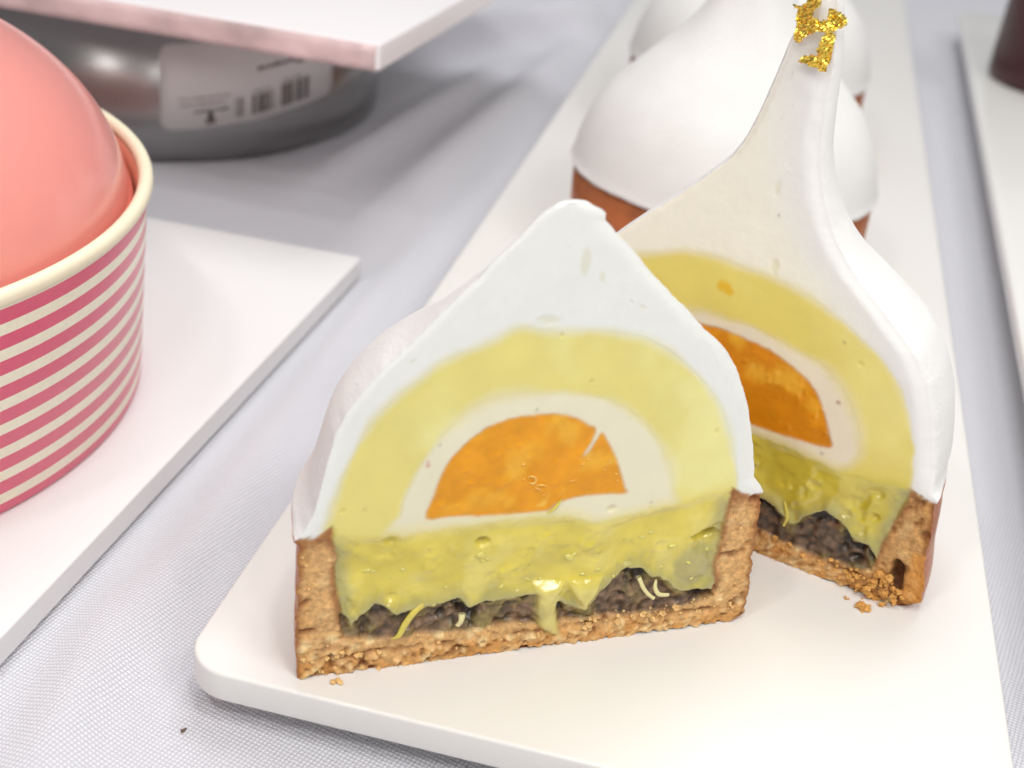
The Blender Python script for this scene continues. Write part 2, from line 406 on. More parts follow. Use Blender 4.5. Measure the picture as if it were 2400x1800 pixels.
    dz += (lab == CC) * sst(0, 1.3, d_c) * (-.22 + .58 * g(5.5, 2, 5) + .75 * lip + .16 * g(2.2, 2, 2) + .42 * g(.95, 3, 6) * sst(.05, .4, g(2.6, 2, 7)) - .5 * sst(.5, .75, g(3.4, 2, 8)))
    dz += (lab == DF) * (-.95 + .60 * g(1.5, 4, 6) + .5 * (0.6 - w1) + .7 * film - .8 * pit)
    dz += (lab == CR) * (-.5 * hole + .3 * lump - .6 * crev + .42 * (.55 - w2) * (.2 + .5 * rough_) + .20 * g(1.6, 4, 4) + .45 * (wv3 - .5) * sst(.6, .3, w3) * np.clip(low + .4, 0, 1) + .35 * low - .7 * sst(.28, .55, g(1.5, 4, 11)))
    dz += (lab == FR) * .03 * g(1.2, 3, 4)
    # specks and small pits: (u, v, radius, colour, depth)
    for (a, bb, r, colr, dep) in list(specks):
        dist = np.hypot(U - a, V - bb) + .25 * r * g(.6, 2, 3); m_ = sst(r, r * .55, dist)
        c = colmix(c, colr, .9 * m_); dz -= dep * m_
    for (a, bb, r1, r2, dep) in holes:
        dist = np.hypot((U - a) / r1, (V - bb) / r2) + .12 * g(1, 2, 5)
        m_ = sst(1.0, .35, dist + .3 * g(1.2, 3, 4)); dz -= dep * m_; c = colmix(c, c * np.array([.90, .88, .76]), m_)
    if extra: c, dz, lab = extra(U, V, c, dz, lab, dict(FR=FR, YM=YM, WC=WC, OF=OF, CC=CC, DF=DF, CR=CR, g=g, fc=face_cols))
    # soften label-made steps, hold the outline in place
    for _ in range(1):
        dz[1:-1, 1:-1] = (dz[1:-1, 1:-1] * 2 + dz[:-2, 1:-1] + dz[2:, 1:-1] + dz[1:-1, :-2] + dz[1:-1, 2:]) / 6
    for _ in range(2):
        c[1:-1, 1:-1] = (c[1:-1, 1:-1] * 3 + c[:-2, 1:-1] + c[2:, 1:-1] + c[1:-1, :-2] + c[1:-1, 2:]) / 7
    edge = np.minimum(U - Lr[:, None], Rr[:, None] - U)
    dz *= sst(0, .45, edge) * sst(0, .4, top - V)
    eR = Rr[:, None] - U; frz = sst(19, 24, V)
    rnd = soft * frz * (1 - sst(0, 3.2, eR)) ** 2 + soft * .35 * frz * (1 - sst(0, 1.4, U - Lr[:, None])) ** 2
    P = np.array(cen)[None, None, :] + U[..., None] * ud + (dz - rnd)[..., None] * nn + V2[..., None] * np.array([0, 0, 1.0])
    P = P.reshape(-1, 3); rgba = np.concatenate([np.clip(c, 0.004, .95), ro[..., None]], -1).reshape(-1, 4)
    idx = np.arange(nv * nu).reshape(nv, nu)
    Q = np.stack([idx[:-1, :-1], idx[:-1, 1:], idx[1:, 1:], idx[1:, :-1]], -1).reshape(-1, 4)
    # clean up the labels of single quads by majority
    ql = lab[:-1, :-1].reshape(-1)
    # ---- curved outside
    na = 72
    mcen = (Lr + Rr) / 2; a_ = W / 2
    dep = depth(vv); Rb = np.sqrt(a_ ** 2 + dep ** 2); th0 = -np.arctan2(dep, a_)
    tt = np.linspace(0, 1, na)
    TH = th0[:, None] + (math.pi - 2 * th0)[:, None] * tt[None, :]
    cur = np.sin(np.clip(tt, 0, 1) * math.pi)[None, :]
    nz_ = fbm(TH * 25 + seed, np.repeat(vv[:, None], na, 1), 9, 3, 3)
    rr = Rb[:, None] * (1 + 0 * nz_) + (nz_ * .09) * np.minimum(1, cur * 4)
    as_ = (Rs - Ls) / 2; ms = (Rs + Ls) / 2; Rb2 = np.sqrt(as_ ** 2 + dep ** 2)
    wgt = sst(0, .14, np.sin(tt * math.pi))[None, :]
    rr = rr + (Rb2 - Rb)[:, None] * wgt; mcen = mcen[:, None] * (1 - wgt) + ms[:, None] * wgt; mcen = mcen
    OU = mcen + rr * np.cos(TH); ON = dep[:, None] + rr * np.sin(TH)
    fz = sst(19, 24, vv)[:, None]; ON = ON + soft * fz * (.35 + .65 * (1 + np.cos(math.pi * tt)) / 2)[None, :]
    PO = np.array(cen)[None, None, :] + OU[..., None] * ud - ON[..., None] * nn + np.repeat(vv[:, None], na, 1)[..., None] * np.array([0, 0, 1.0])
    io = np.arange(nv * na).reshape(nv, na)
    QO = np.stack([io[:-1, :-1], io[:-1, 1:], io[1:, 1:], io[1:, :-1]], -1)
    edge_line = edge_v + .5 * fbm(tt * 60, tt * 0 + seed, 3, 3, 6)
    isf = vv[:-1, None] > edge_line[None, :-1]
    names = ['frosting', 'yellow_mousse', 'white_cream', 'orange_filling', 'citrus_curd', 'dark_filling', 'crust']
    parts = {}
    for k, nm in enumerate(names):
        q = Q[ql == k]
        if not len(q): continue
        used, inv = np.unique(q, return_inverse=True)
        VV = P[used]; CCl = rgba[used]; FF = inv.reshape(-1, 4)
        fmat = None
        if nm in ('frosting', 'crust'):
            qo = QO[isf] if nm == 'frosting' else QO[~isf]
            usedo, invo = np.unique(qo, return_inverse=True)
            base = len(VV)
            VV = np.concatenate([VV, PO.reshape(-1, 3)[usedo]]); CCl = np.concatenate([CCl, np.tile([.8, .8, .8, .8], (len(usedo), 1))])
            FFo = invo.reshape(-1, 4) + base
            caps = []
            if nm == 'frosting':
                # close the top
                inv_map = {int(x): i for i, x in enumerate(usedo)}
                top_r = [base + inv_map[int(x)] for x in io[-1, :]] if all(int(x) in inv_map for x in io[-1, :]) else None
                if top_r: caps.append(top_r)
            else:
                inv_map = {int(x): i for i, x in enumerate(usedo)}
                bot_r = [base + inv_map[int(x)] for x in io[0, :]]
                caps.append(bot_r[::-1])
            allF = FF.tolist() + FFo.tolist() + caps
            o = link_mesh(nm, VV, allF, m_face[nm], root, cols=CCl, origin=cen)
            o.data.materials.append(m_face['outer'] if nm == 'frosting' else m_crust_side)
            mi = np.zeros(len(allF), np.int32); mi[len(FF):] = 1
            o.data.polygons.foreach_set('material_index', mi)
            if nm == 'frosting' and soft > .5:
                bm = bmesh.new(); bm.from_mesh(o.data); bmesh.ops.remove_doubles(bm, verts=bm.verts, dist=2e-6); bm.to_mesh(o.data); bm.free()
        else:
            o = link_mesh(nm, VV, FF, m_face[nm], root, cols=CCl, origin=cen)
        parts[nm] = o
    def at(u, v, n=0):
        return np.array(cen) + ud * u + nn * n + np.array([0, 0, v])
    def surf(u, v):
        i = int(np.clip(round(v / step), 0, nv - 1)); j = int(np.clip(round((u - Lr[i]) / W[i] * (nu - 1)), 0, nu - 1))
        return float(dz[i, j])
    at.surf = surf; at.lab = lambda u, v: int(lab[int(np.clip(round(v / step), 0, nv - 1)), int(np.clip(round((u - Lr[int(round(v / step))]) / W[int(round(v / step))] * (nu - 1)), 0, nu - 1))])
    return root, parts, at

BLK = lin(60, 45, 30); RED = lin(190, 60, 70); YDK = lin(205, 190, 95)
fc1 = dict(F=lin(228, 229, 224), Y=lin(223, 210, 124), Y2=lin(230, 224, 152), W=lin(228, 222, 194), O=lin(226, 150, 0), O2=lin(234, 176, 52),
           O3=lin(240, 190, 80), C=lin(210, 192, 74), C2=lin(226, 212, 120), C3=lin(190, 182, 98), C4=lin(166, 158, 100), D=lin(124, 98, 76),
           K=lin(212, 166, 108), K2=lin(200, 136, 56), K3=lin(244, 216, 158), K4=lin(116, 62, 20))
mir = lambda pts, m0: [(2 * m0 - x, y) for x, y in pts][::-1]
L1 = [(-32.5, 0), (-32.9, 4.3), (-33.0, 7.4), (-32.9, 12.6), (-33.0, 16.2), (-32.9, 21.2), (-33.4, 21.8), (-32.3, 23), (-31.1, 25.5), (-30.3, 29.5), (-29.7, 32.7),
      (-28.9, 36.6), (-27.6, 39.6), (-25.8, 42.3), (-23.7, 45.0), (-20.8, 47.8), (-18.5, 50.4), (-15.6, 53.6), (-13.1, 56.1), (-10.8, 58.9), (-7.8, 62.0), (-6.2, 64.0), (-5.0, 65.0), (-3.5, 65.4)]
R1 = [(31.0, 0), (32.3, .9), (32.4, 2.6), (32.3, 5.5), (31.8, 10.6), (31.5, 14.6), (31.4, 18.5), (31.0, 21.6), (31.4, 22.0), (30.6, 23.3), (29.4, 24.5), (29.2, 26.0), (28.4, 29.1), (27.3, 32.8), (26.0, 36.5), (24.5, 39.7), (23.2, 42.2),
      (21.6, 44.4), (20.0, 46.1), (17.7, 47.9), (15.0, 50.7), (12.7, 52.7), (10.5, 54.8), (8.4, 56.8), (6.9, 58.5), (4.8, 60.5), (3.6, 61.6), (2.8, 62.5), (2.1, 63.2), (2.1, 64.0), (1.5, 64.6), (-.5, 65.4)]
polys1 = dict(
    Y=smooth_curve([(-29.9, 22.2), (-28.8, 27.3), (-28.2, 29.6), (-26.9, 33.4), (-24.5, 38.4), (-20.5, 42.5), (-15.1, 46.5), (-10.3, 48.4), (-7.0, 50.0), (-4.0, 49.2), (0.5, 49.0), (4.1, 48.7), (8.3, 47.7), (12.0, 46.0), (15.6, 43.4), (19.1, 40.1), (21.8, 36.5), (23.8, 32.8), (25.4, 29.0), (26.5, 25.2), (26.9, 22.6)]) + [(26, 18), (-29, 18)],
    W=smooth_curve([(-20.4, 20.1), (-20.2, 24.2), (-19.6, 27.6), (-18.3, 30.9), (-16.5, 34.1), (-14.3, 36.9), (-11.9, 39.0), (-9.0, 40.4), (-5.2, 40.7), (-0.9, 40.4), (4.2, 39.3), (8.2, 37.6), (11.9, 34.5), (14.4, 31.1), (16.4, 27.4), (17.3, 23.9), (15.3, 20.6)], closed=True),
    O=smooth_curve([(-16.8, 23.4), (-16.0, 27.2), (-15.0, 30.6), (-13.4, 33.1), (-11.2, 35.3), (-8.7, 36.7), (-5.7, 37.4), (-1.8, 37.4), (1.1, 36.9), (3.8, 35.3), (4.7, 34.6), (4.4, 33.0), (3.9, 31.6), (3.6, 30.6), (4.3, 31.4), (4.9, 32.8), (5.5, 34.0), (6.1, 33.5), (7.6, 31.1), (9.0, 28.1), (10.1, 25.1), (10.4, 24.3), (6.9, 24.4), (3.6, 24.4), (0.5, 23.6), (-0.4, 22.8), (-4.2, 22.7), (-8.9, 22.9), (-13.6, 23.3)], closed=True),
    C=[(-40, 22.9), (-29.7, 22.7), (-26.9, 21.9), (-22.5, 21.3), (-18.0, 21.1), (-14.0, 21.2), (-10.3, 21.3), (-5.6, 21.4), (-1.5, 21.1), (2.4, 21.0), (5.1, 20.3), (7.6, 19.5), (10.8, 20.2), (14.7, 20.9), (19.1, 21.5), (22.4, 22.3), (26.1, 23.0), (40, 23.0)],
    D=[(-30, 6), (-27.4, 11.0), (-25.5, 8.2), (-24.3, 10.2), (-22.6, 11.6), (-20.3, 9.4), (-18.5, 9.6), (-16.0, 10.2), (-13.5, 10.1), (-11.9, 10.9), (-9.9, 9.0), (-7.7, 9.5), (-4.4, 9.4), (-1.1, 9.7), (0, 9.2), (2.3, 8.4), (4.2, 6.8), (6.8, 5.6), (8.1, 8.0), (10.0, 10.0), (12.1, 12.4), (14.1, 12.2), (16.3, 10), (17.3, 10.3), (19.6, 8.0), (21.6, 6.9), (26.9, 6.6), (30, 6)],
    I=[(-28.8, 30), (-28.8, 22.4), (-28.1, 19.2), (-28.0, 14.8), (-27.4, 11.0), (-27.2, 8.3), (-26.6, 6.0), (-21.6, 4.9), (-16.9, 4.8), (-10.5, 4.6), (-3.9, 4.4), (1.1, 4.0), (6.2, 4.0), (11.5, 3.7), (16.8, 3.4), (22.2, 3.5), (26.6, 4.8), (26.3, 8.4), (25.8, 11.3), (26.1, 15.3), (26.1, 19.2), (26.2, 22.2), (26.2, 30)],
    T=[(-40, 21.9), (-33, 21.9), (-30.8, 22.0), (-29.2, 23.6), (-28.6, 24), (-27, 22), (25, 22), (26.2, 23.6), (27.2, 23.2), (28.2, 22.0), (33, 21.7), (40, 21.7)])
sp1 = [(-3.6, 38.2, .22, BLK, 0), (-17.1, 31.3, .30, RED, .05), (-17.2, 31.8, .2, RED, 0), (-15.8, 34.2, .16, BLK, 0), (14.3, 22.3, .2, BLK, .1),
       (-24.9, 25.8, .15, BLK, 0), (7.6, 29.5, .2, YDK, 0), (-27.6, 25.7, .35, YDK, .15), (-20, 46.2, .18, YDK * .7, 0)]
ho1 = [(-3.6, 50.6, 2.0, .8, .10), (-1.6, 48.4, .4, .3, .2), (3.2, 41.6, .38, .34, .25), (3.0, 41.0, .2, .2, .1), (22.2, 32.6, .35, .7, .22), (8.6, 21.9, .9, .7, .3),
       (.2, 58, .9, 2.6, .05), (6.9, 52.5, .3, .3, .15), (8.6, 51.6, .5, .35, .12), (2.6, 56, .5, 1.1, .05), (-9.0, 18.6, 1.2, .8, 1.1), (23.4, 15.6, 2.6, .8, 1.6), (14.5, 21.5, .3, .3, .2)]
def extra1(U, V, c, dz, lab, K):
    # drips of curd hanging over the dark layer and the base
    for poly, hh in ((([(-1.4, 11.5), (-.3, 8.2), (.0, 5.6), (.1, 3.9), (1.2, 2.8), (2.2, 2.0), (3.8, 1.5), (3.3, 3.4), (2.7, 6.2), (2.8, 8.6), (4.0, 11)]), 1.0),
                     (([(3.6, 11.5), (4.6, 8.6), (5.8, 6.6), (6.9, 5.0), (7.6, 6.8), (8.6, 9.2), (9.8, 12)]), 1.2),
                     
                     ):
        sd_ = sdf(poly, U + .25 * K['g'](1.0, 3, 2), V + .25 * K['g'](1.0, 3, 5)); m_ = sst(-.05, .18, sd_) * sst(11.5, 9.5, V)
        lab = np.where((sd_ > 0) & (V < 11), K['CC'], lab); body = sst(-.1, .9, sd_)
        c = colmix(c, (K['fc']['C2'] * .93) * (1 + .22 * K['g'](1.6, 3, 1)[..., None]), .8 * m_)
        dz = dz * (1 - m_) + m_ * (hh * (.35 + .65 * body) + .12 * K['g'](.9, 3, 6))
    # glazed lump of pale curd at the right end of the cup, hollow above it
    d = np.hypot((U - 22.6) / 3.2, (V - 10.8) / 4.0)
    m_ = sst(1.05, .75, d + .12 * K['g'](1.6)) * ((lab == K['CC']) | (lab == K['DF']))
    c = colmix(c, K['fc']['C4'] * (1 + .15 * K['g'](1.5)[..., None]), .85 * m_); dz = dz + .9 * m_ * sst(1.0, .2, d)
    return c, dz, lab
tart1, parts1, at1 = make_half('cut_tart', 'front half of a white pointed tart with a blunt tip, cut face showing its layers', (-19.67, 147.08, 9.05), math.radians(31.055), L1, R1, polys1,
                               lambda v: np.interp(v, [0, 20, 21.5, 24, 35, 42, 50, 58, 66], [-2.2, -2.2, 1.5, 1.8, 0.8, -1.0, -4.5, -5.0, -1.0]), 3, fc1, specks=sp1, holes=ho1, extra=extra1)

fc2 = dict(fc1); fc2.update(K=lin(198, 150, 92), K2=lin(198, 132, 52), F=lin(238, 234, 218), Y=lin(224, 206, 108), Y2=lin(230, 216, 130), W=lin(232, 220, 196), C=lin(198, 180, 62), C2=lin(216, 202, 96), O=lin(212, 132, 0), D=lin(106, 84, 66))
L2 = [(-33, 0), (-33.5, 20), (-33.4, 21.5), (-31.4, 26), (-29.6, 32), (-27, 37), (-20.0, 44.9), (-15.6, 49.4), (-11.0, 53.8), (-8.0, 57.0), (-5.0, 60.3), (-3.3, 63.4), (-1.9, 67.8), (-0.7, 72.8), (.3, 77.6), (1.0, 80.0), (1.9, 83.7), (2.4, 86), (3.2, 87)]
R2 = [(33.2, 0), (34.6, .6), (36.6, 2.2), (36.3, 5), (35.6, 9), (35.2, 14.8), (34.6, 18.4), (35.0, 19.2), (33.8, 20.0), (32.6, 25.8), (31.0, 31.6), (29.2, 35.8), (26.4, 39.7), (21.6, 43.8), (15.8, 48.5), (13.2, 51.3), (11.0, 54.4), (9.2, 58.1), (8.0, 61.5), (7.2, 65), (6.7, 70.5), (6.4, 76.2), (6.0, 80), (5.4, 84), (4.6, 86.4), (3.8, 87)]
Yr = [(-9.5, 45.0), (-5.5, 45.6), (-1.5, 45.4), (3.7, 45.3), (6.6, 44.8), (10.6, 43.9), (14.7, 42.2), (19.0, 40.0), (22.8, 37.6), (25.8, 34.4), (28.1, 30.6), (30.1, 24.9), (31.0, 18.9)]
Wr = [(-2.5, 36.9), (4.4, 36.6), (9.9, 35.4), (14.2, 34.4), (17.8, 31.9), (20.7, 27.8), (22.3, 24.1), (22.2, 20.9), (19.9, 18.6)]
polys2 = dict(
    Y=smooth_curve([(-31, 18.9), (-30, 25), (-27.5, 31), (-24, 36), (-19, 40.6), (-15.2, 42.9), (-11.3, 44.3)] + Yr) + [(31, 14), (-31, 14)],
    W=smooth_curve(mir(Wr, 0) + Wr[1:]) + [(19, 15.5), (-19, 15.5)],
    O=smooth_curve([(-17, 22), (-15, 27), (-12, 31), (-7, 34.2), (-2.7, 34.9), (0.5, 34.8), (6.0, 34.1), (10.2, 32.6), (13.9, 30.4), (16.2, 27.0), (17.6, 24), (18.1, 21.8), (12.6, 21.3), (6.5, 21.2), (-5, 21.5)], closed=True),
    C=[(-40, 19.5), (0, 19.6), (6.7, 19.8), (11.7, 19.7), (15.9, 18.9), (20.1, 18.3), (25.8, 18.8), (31.0, 19.6), (40, 19.6)],
    D=[(-30, 9.5), (9.0, 9.9), (12.4, 9.4), (15.2, 7.2), (17.3, 10.0), (20.3, 12.0), (22.1, 11.0), (24.6, 9.0), (27.1, 8.4), (29.5, 6.0), (33, 6)],
    I=[(-28.8, 30), (-28, 5), (0, 4.2), (10.2, 3.9), (15.4, 3.4), (22.1, 3.3), (26.2, 3.6), (28.5, 4.5), (29.0, 8.5), (29.9, 14.4), (30.7, 18.0), (31.0, 22), (31, 30)],
    T=[(-40, 20.5), (30.4, 18.8), (31.0, 20.0), (32, 19.4), (33.5, 18.8), (36, 18.9), (40, 18.9)])
sp2 = [(1.5, 74.1, .22, BLK * 2.5, 0), (4.2, 73.7, .2, BLK * 2, 0), (2.5, 70, .2, BLK * 2, 0), (4.8, 69.6, .22, BLK * 2, 0), (1.3, 68, .16, YDK * .6, 0), (3.6, 54.4, .32, BLK * 3, 0),
       (16.6, 38.8, .2, BLK, 0), (17.7, 29.4, .36, lin(150, 60, 50), .05), (17.2, 20.5, .22, BLK, 0), (-2.4, 41.6, 1.25, lin(226, 180, 30), 0), (-1.4, 41.1, .8, lin(226, 180, 30), 0)]
ho2 = [(4.4, 46.9, .9, 1.6, .08), (19.5, 36.4, .6, .35, .15), (12.4, 29.0, .5, 1.0, .2), (2.6, 58, .5, 1.6, .07), (27, 13, .8, .6, .5)]
def extra2(U, V, c, dz, lab, K):
    Rq = np.interp(V, *np.array(sorted(R2, key=lambda p: p[1]))[:, ::-1].T)
    wr = sst(11.0, 1.5, Rq - U + 1.2 * K['g'](8, 2, 3)) * (lab == K['FR']); c = colmix(c, np.array([.80, .785, .765]), wr)
    # the wall has cracked away from the base: a dark notch between them
    d = np.hypot((U - 32.2 - (5 - V) * .12) / 1.1, (V - 4.2) / 3.9) + .15 * K['g'](1.4)
    m_ = sst(1.0, .7, d) * (V < 9.2) * (lab == K['CR'])
    c = colmix(c, lin(96, 46, 14), .9 * m_); dz = dz - 2.4 * m_
    m2 = (U > 33.6) * (V < 10) * (lab == K['CR']); c = colmix(c, K['fc']['K2'] * 1.12, .7 * m2)
    return c, dz, lab
tart2, parts2, at2 = make_half('cut_tart', 'half of a tart with tall tip wrapped in gold leaf, its cut face partly hidden', (-1.65, 184.73, 9.05), math.radians(-16.61), L2, R2, polys2,
                               lambda v: np.interp(v, [0, 18, 22, 30, 45, 55, 65, 78, 87], [1.5, 1.5, 5.5, 6.2, 4.6, 3.4, 2.6, 2.0, 0.8]), 11, fc2, step=.25, specks=sp2, holes=ho2, extra=extra2, edge_v=19.0, soft=.75)

# ---- small bits on the faces
def tube(name, pts, radii, mt, parent, flat_=1.0, nseg=8, origin=None, twist=None, view=None):
    pts = [np.array(p, float) for p in smooth_curve(pts, 5)]; n = len(pts)
    rad = np.interp(np.linspace(0, 1, n), np.linspace(0, 1, len(radii)), radii)
    V = []; F = []
    vw = np.array(view if view is not None else (0, -1, 0), float)
    for i, p in enumerate(pts):
        t = pts[min(i + 1, n - 1)] - pts[max(i - 1, 0)]; t /= np.linalg.norm(t) + 1e-9
        a = np.cross(t, vw); a /= np.linalg.norm(a) + 1e-9; bb = np.cross(t, a)
        for k in range(nseg):
            an = 2 * math.pi * k / nseg
            V.append(p + a * math.cos(an) * rad[i] + bb * math.sin(an) * rad[i] * flat_)
    for i in range(n - 1):
        for k in range(nseg):
            F.append([i * nseg + k, i * nseg + (k + 1) % nseg, (i + 1) * nseg + (k + 1) % nseg, (i + 1) * nseg + k])
    F.append(list(range(nseg))); F.append([(n - 1) * nseg + k for k in range(nseg)][::-1])
    return link_mesh(name, V, F, mt, parent, origin=origin or tuple(pts[0]))
m_curd = mat('curd_drip', lin(205, 192, 84), rough=.18, coat=.8, sss=.3, sss_r=(2, 1.6, .4), noise=(.5, .12), bump=(.6, .12, 3))
m_peel = mat('citrus_peel', lin(214, 196, 84), rough=.28, coat=.4, noise=(.8, .12), bump=(1, .05, 3))
m_pale = mat('pale_zest', lin(226, 216, 158), rough=.3, coat=.4, noise=(.8, .08))
m_bead = mat('clear_glint', lin(238, 196, 96), rough=.06, coat=1)
def bit(nm, root, at, uvn, radii, mt, flat_=.45):
    P = [at(*p) for p in uvn]; o = tube(nm, P, radii, mt, root, flat_, view=(at(0, 0, 1) - at(0, 0, 0)))
    return o
bit('peel_strip', tart1, at1, [(-20.4, 4.9, .5), (-19.5, 5.6, .8), (-18.7, 7.2, .6), (-17.6, 8.9, .5), (-16.2, 9.8, .2), (-14.8, 10.0, -.2)], [.12, .42, .5, .5, .45, .3], m_peel, .5)
bit('zest_curl', tart1, at1, [(14.4, 10.0, 0), (15.0, 8.6, .4), (15.9, 7.3, .6), (17.0, 6.3, .6)], [.35, .32, .3, .28], m_pale, .8)
bit('zest_curl', tart1, at1, [(17.1, 9.2, .1), (17.0, 8.0, .5), (17.7, 7.0, .7), (19.2, 6.6, .6)], [.2, .34, .36, .26], m_pale, .8)
bit('zest_curl', tart1, at1, [(-10.9, 7.6, .3), (-11.0, 6.7, .6), (-11.4, 5.8, .5)], [.55, .4, .35], m_pale, .7)
bit('glint_curl', tart1, at1, [(-3.7, 28.3, .1), (-3.3, 28.5, .25), (-2.7, 28.0, .25), (-2.9, 27.3, .2), (-3.5, 27.4, .1)], [.08, .13, .12, .13, .08], m_bead, .7)  # pale glossy curls added as tiny highlights on the orange filling
bit('glint_curl', tart1, at1, [(-2.5, 26.9, .1), (-1.8, 27.0, .25), (-1.0, 26.6, .1)], [.06, .13, .06], m_bead, .8)
bit('glint_curl', tart1, at1, [(-2.7, 26.6, .1), (-2.2, 26.4, .2), (-1.7, 26.1, .1)], [.06, .1, .05], m_bead, .8)
bit('pulp_fibre', tart1, at1, [(-.5, 22.3, .1), (.5, 23.2, .25), (1.3, 24.4, .1)], [.1, .3, .12], m_peel, .4)
bit('zest_curl', tart2, at2, [(13.4, 10.6, .2), (14.4, 8.2, .4), (14.2, 6.4, .3)], [.2, .3, .2], m_peel, .5)

# glossy beads added to make glints on the curd and the orange filling
def beads(name, at, parent, spots, mt, sd):
    rg_ = np.random.default_rng(sd); V = []; F = []
    for (u, v, r) in spots:
        n0 = at.surf(u, v); a = rg_.uniform(-.5, .6); ra = r * rg_.uniform(1.0, 1.9); rb_ = r * rg_.uniform(.6, 1.0); b0 = len(V); n1_, n2_ = 7, 14
        for i in range(n1_):
            p = math.pi / 2 * i / (n1_ - 1) * .98
            for j in range(n2_):
                q = 2 * math.pi * j / n2_; x = ra * math.cos(p) * math.cos(q) * (1 + .15 * math.sin(2 * q + u)); y = rb_ * math.cos(p) * math.sin(q)
                V.append(at(u + x * math.cos(a) - y * math.sin(a), v + x * math.sin(a) + y * math.cos(a), n0 - .08 + r * .95 * math.sin(p)))
        for i in range(n1_ - 1):
            for j in range(n2_): F.append([b0 + i * n2_ + j, b0 + i * n2_ + (j + 1) % n2_, b0 + (i + 1) * n2_ + (j + 1) % n2_, b0 + (i + 1) * n2_ + j])
        F.append([b0 + (n1_ - 1) * n2_ + j for j in range(n2_)])
    return link_mesh(name, V, F, mt, parent, origin=at(0, 15, 0))
rgb_ = np.random.default_rng(3)
m_glint = mat('curd_glint', lin(212, 200, 96), rough=.05, coat=1, sss=.3, sss_r=(2, 1.6, .4)); m_glint_o = mat('orange_glint', lin(226, 160, 40), rough=.05, coat=1)
sp = [(-9, 16.6, .5), (-8.6, 15.6, .35), (-7.9, 15.7, .3), (-24, 15.9, .35), (-23.2, 15.6, .25), (-19.2, 15.4, .28), (3.6, 14.7, .6), (4.2, 15.2, .3), (11.6, 16.4, .25), (12.6, 16.2, .25),
      (14, 16.6, .3), (15.2, 17.2, .3), (18.8, 14.6, .5), (17.8, 11, .3), (21.6, 11.6, .35), (24.6, 12.8, .3), (-5.6, 10.8, .35), (-1.8, 11.4, .3), (0.0, 11.2, .35), (5.9, 11.6, .3), (8, 12.0, .28), (-13.4, 12, .25), (10.4, 10.8, .25), (22.6, 8.6, .3), (-15, 9.8, .22)]
sp = [q for q in sp if at1.lab(q[0], q[1]) in (4, 5)]
for c_ in range(10): sp.append((rgb_.uniform(-25, 23), rgb_.uniform(13, 19), rgb_.uniform(.12, .24)))
beads('glint_beads', at1, parts1['citrus_curd'], sp, m_glint, 4)
beads('glint_beads', at1, parts1['orange_filling'], [(-4.6, 30.2, .22), (-4.3, 27.9, .22), (3.6, 29.4, .3), (4.2, 30.0, .2), (8.6, 27.4, .2), (8.9, 26.3, .22), (-12, 28.4, .18), (6.9, 28.2, .16), (-1.2, 25.2, .2), (2.6, 27.0, .22)], m_glint_o, 5)

# crumbs: little knobbly grains; stuck ones belong to the crust, loose ones are things of their own
def grain(r, sd):
    rg = np.random.default_rng(sd)
    V = []; F = []; n1_, n2_ = 7, 10
    off = rg.random((n1_ + 1, n2_)) * .8 + .45
    V.append((0, 0, -r))
    for i in range(1, n1_):
        for j in range(n2_):
            p = math.pi * i / n1_ - math.pi / 2; q = 2 * math.pi * j / n2_; rr = r * off[i, j]
            V.append((rr * math.cos(p) * math.cos(q), rr * math.cos(p) * math.sin(q) * .85, rr * math.sin(p) * .75))
    V.append((0, 0, r * .75)); e = len(V) - 1
    for j in range(n2_):
        F.append([0, 1 + (j + 1) % n2_, 1 + j]); F.append([e, e - n2_ + j, e - n2_ + (j + 1) % n2_])
    for i in range(n1_ - 2):
        for j in range(n2_):
            a = 1 + i * n2_; F.append([a + j, a + (j + 1) % n2_, a + n2_ + (j + 1) % n2_, a + n2_ + j])
    return np.array(V), F
m_crumb = mat('crust_crumb', lin(226, 186, 124), rough=.75, noise=(.9, .2), bump=(2, .1, 4))
m_crumb2 = mat('toasted_crumb', lin(214, 160, 84), rough=.7, noise=(.9, .2), bump=(2, .1, 4))
def cluster(name, items, mt, parent, origin):
    V = []; F = []
    for i, (p, r, sd) in enumerate(items):
        v, f = grain(r, sd); a = sd * 1.3; ca, sa = math.cos(a), math.sin(a)
        v = v @ np.array([[ca, -sa, 0], [sa, ca, 0], [0, 0, 1]]) + np.array(p); b0 = len(V)
        V += v.tolist(); F += [[b0 + k for k in ff] for ff in f]
    return link_mesh(name, V, F, mt, parent, smooth=False, origin=origin)
rg = np.random.default_rng(5)
it = []
for k in range(230):
    u = rg.uniform(-32, 31); v = rg.uniform(.2, 4.6) if rg.random() < .75 else rg.uniform(4, 20)
    if 4.6 < v: u = rg.choice([rg.uniform(-32.4, -28.6), rg.uniform(27.2, 31.6)])
    it.append((at1(u, v, rg.uniform(-.3, .15)), rg.uniform(.14, .40) * (1.2 if v < 3 else .6), k))
for k in range(16):      # crumbs hanging off the lip, as in the photo's broken-out patches
    u = rg.choice([rg.uniform(5, 9), rg.uniform(12, 21), rg.uniform(-29, -24)]); it.append((at1(u, rg.uniform(2.4, 4.4), rg.uniform(.2, .6)), rg.uniform(.3, .6), 300 + k))
cluster('crust_crumbs', it, m_crumb, parts1['crust'], at1(0, 0, 0))
it = []
for k in range(90):
    u = rg.uniform(5, 33); it.append((at2(u, rg.uniform(0.1, 3.6), rg.uniform(-.1, .3)), rg.uniform(.16, .5), 500 + k))
for k in range(46):
    it.append((at2(rg.normal(29.0, 2.0), rg.uniform(-.1, 3.4), rg.uniform(.1, 1.7)), rg.uniform(.22, .7), 600 + k))
for k in range(8): it.append((at2(29.6 + .25 * k, 4.2 + .4 * math.sin(k), .5), .7, 640 + k))
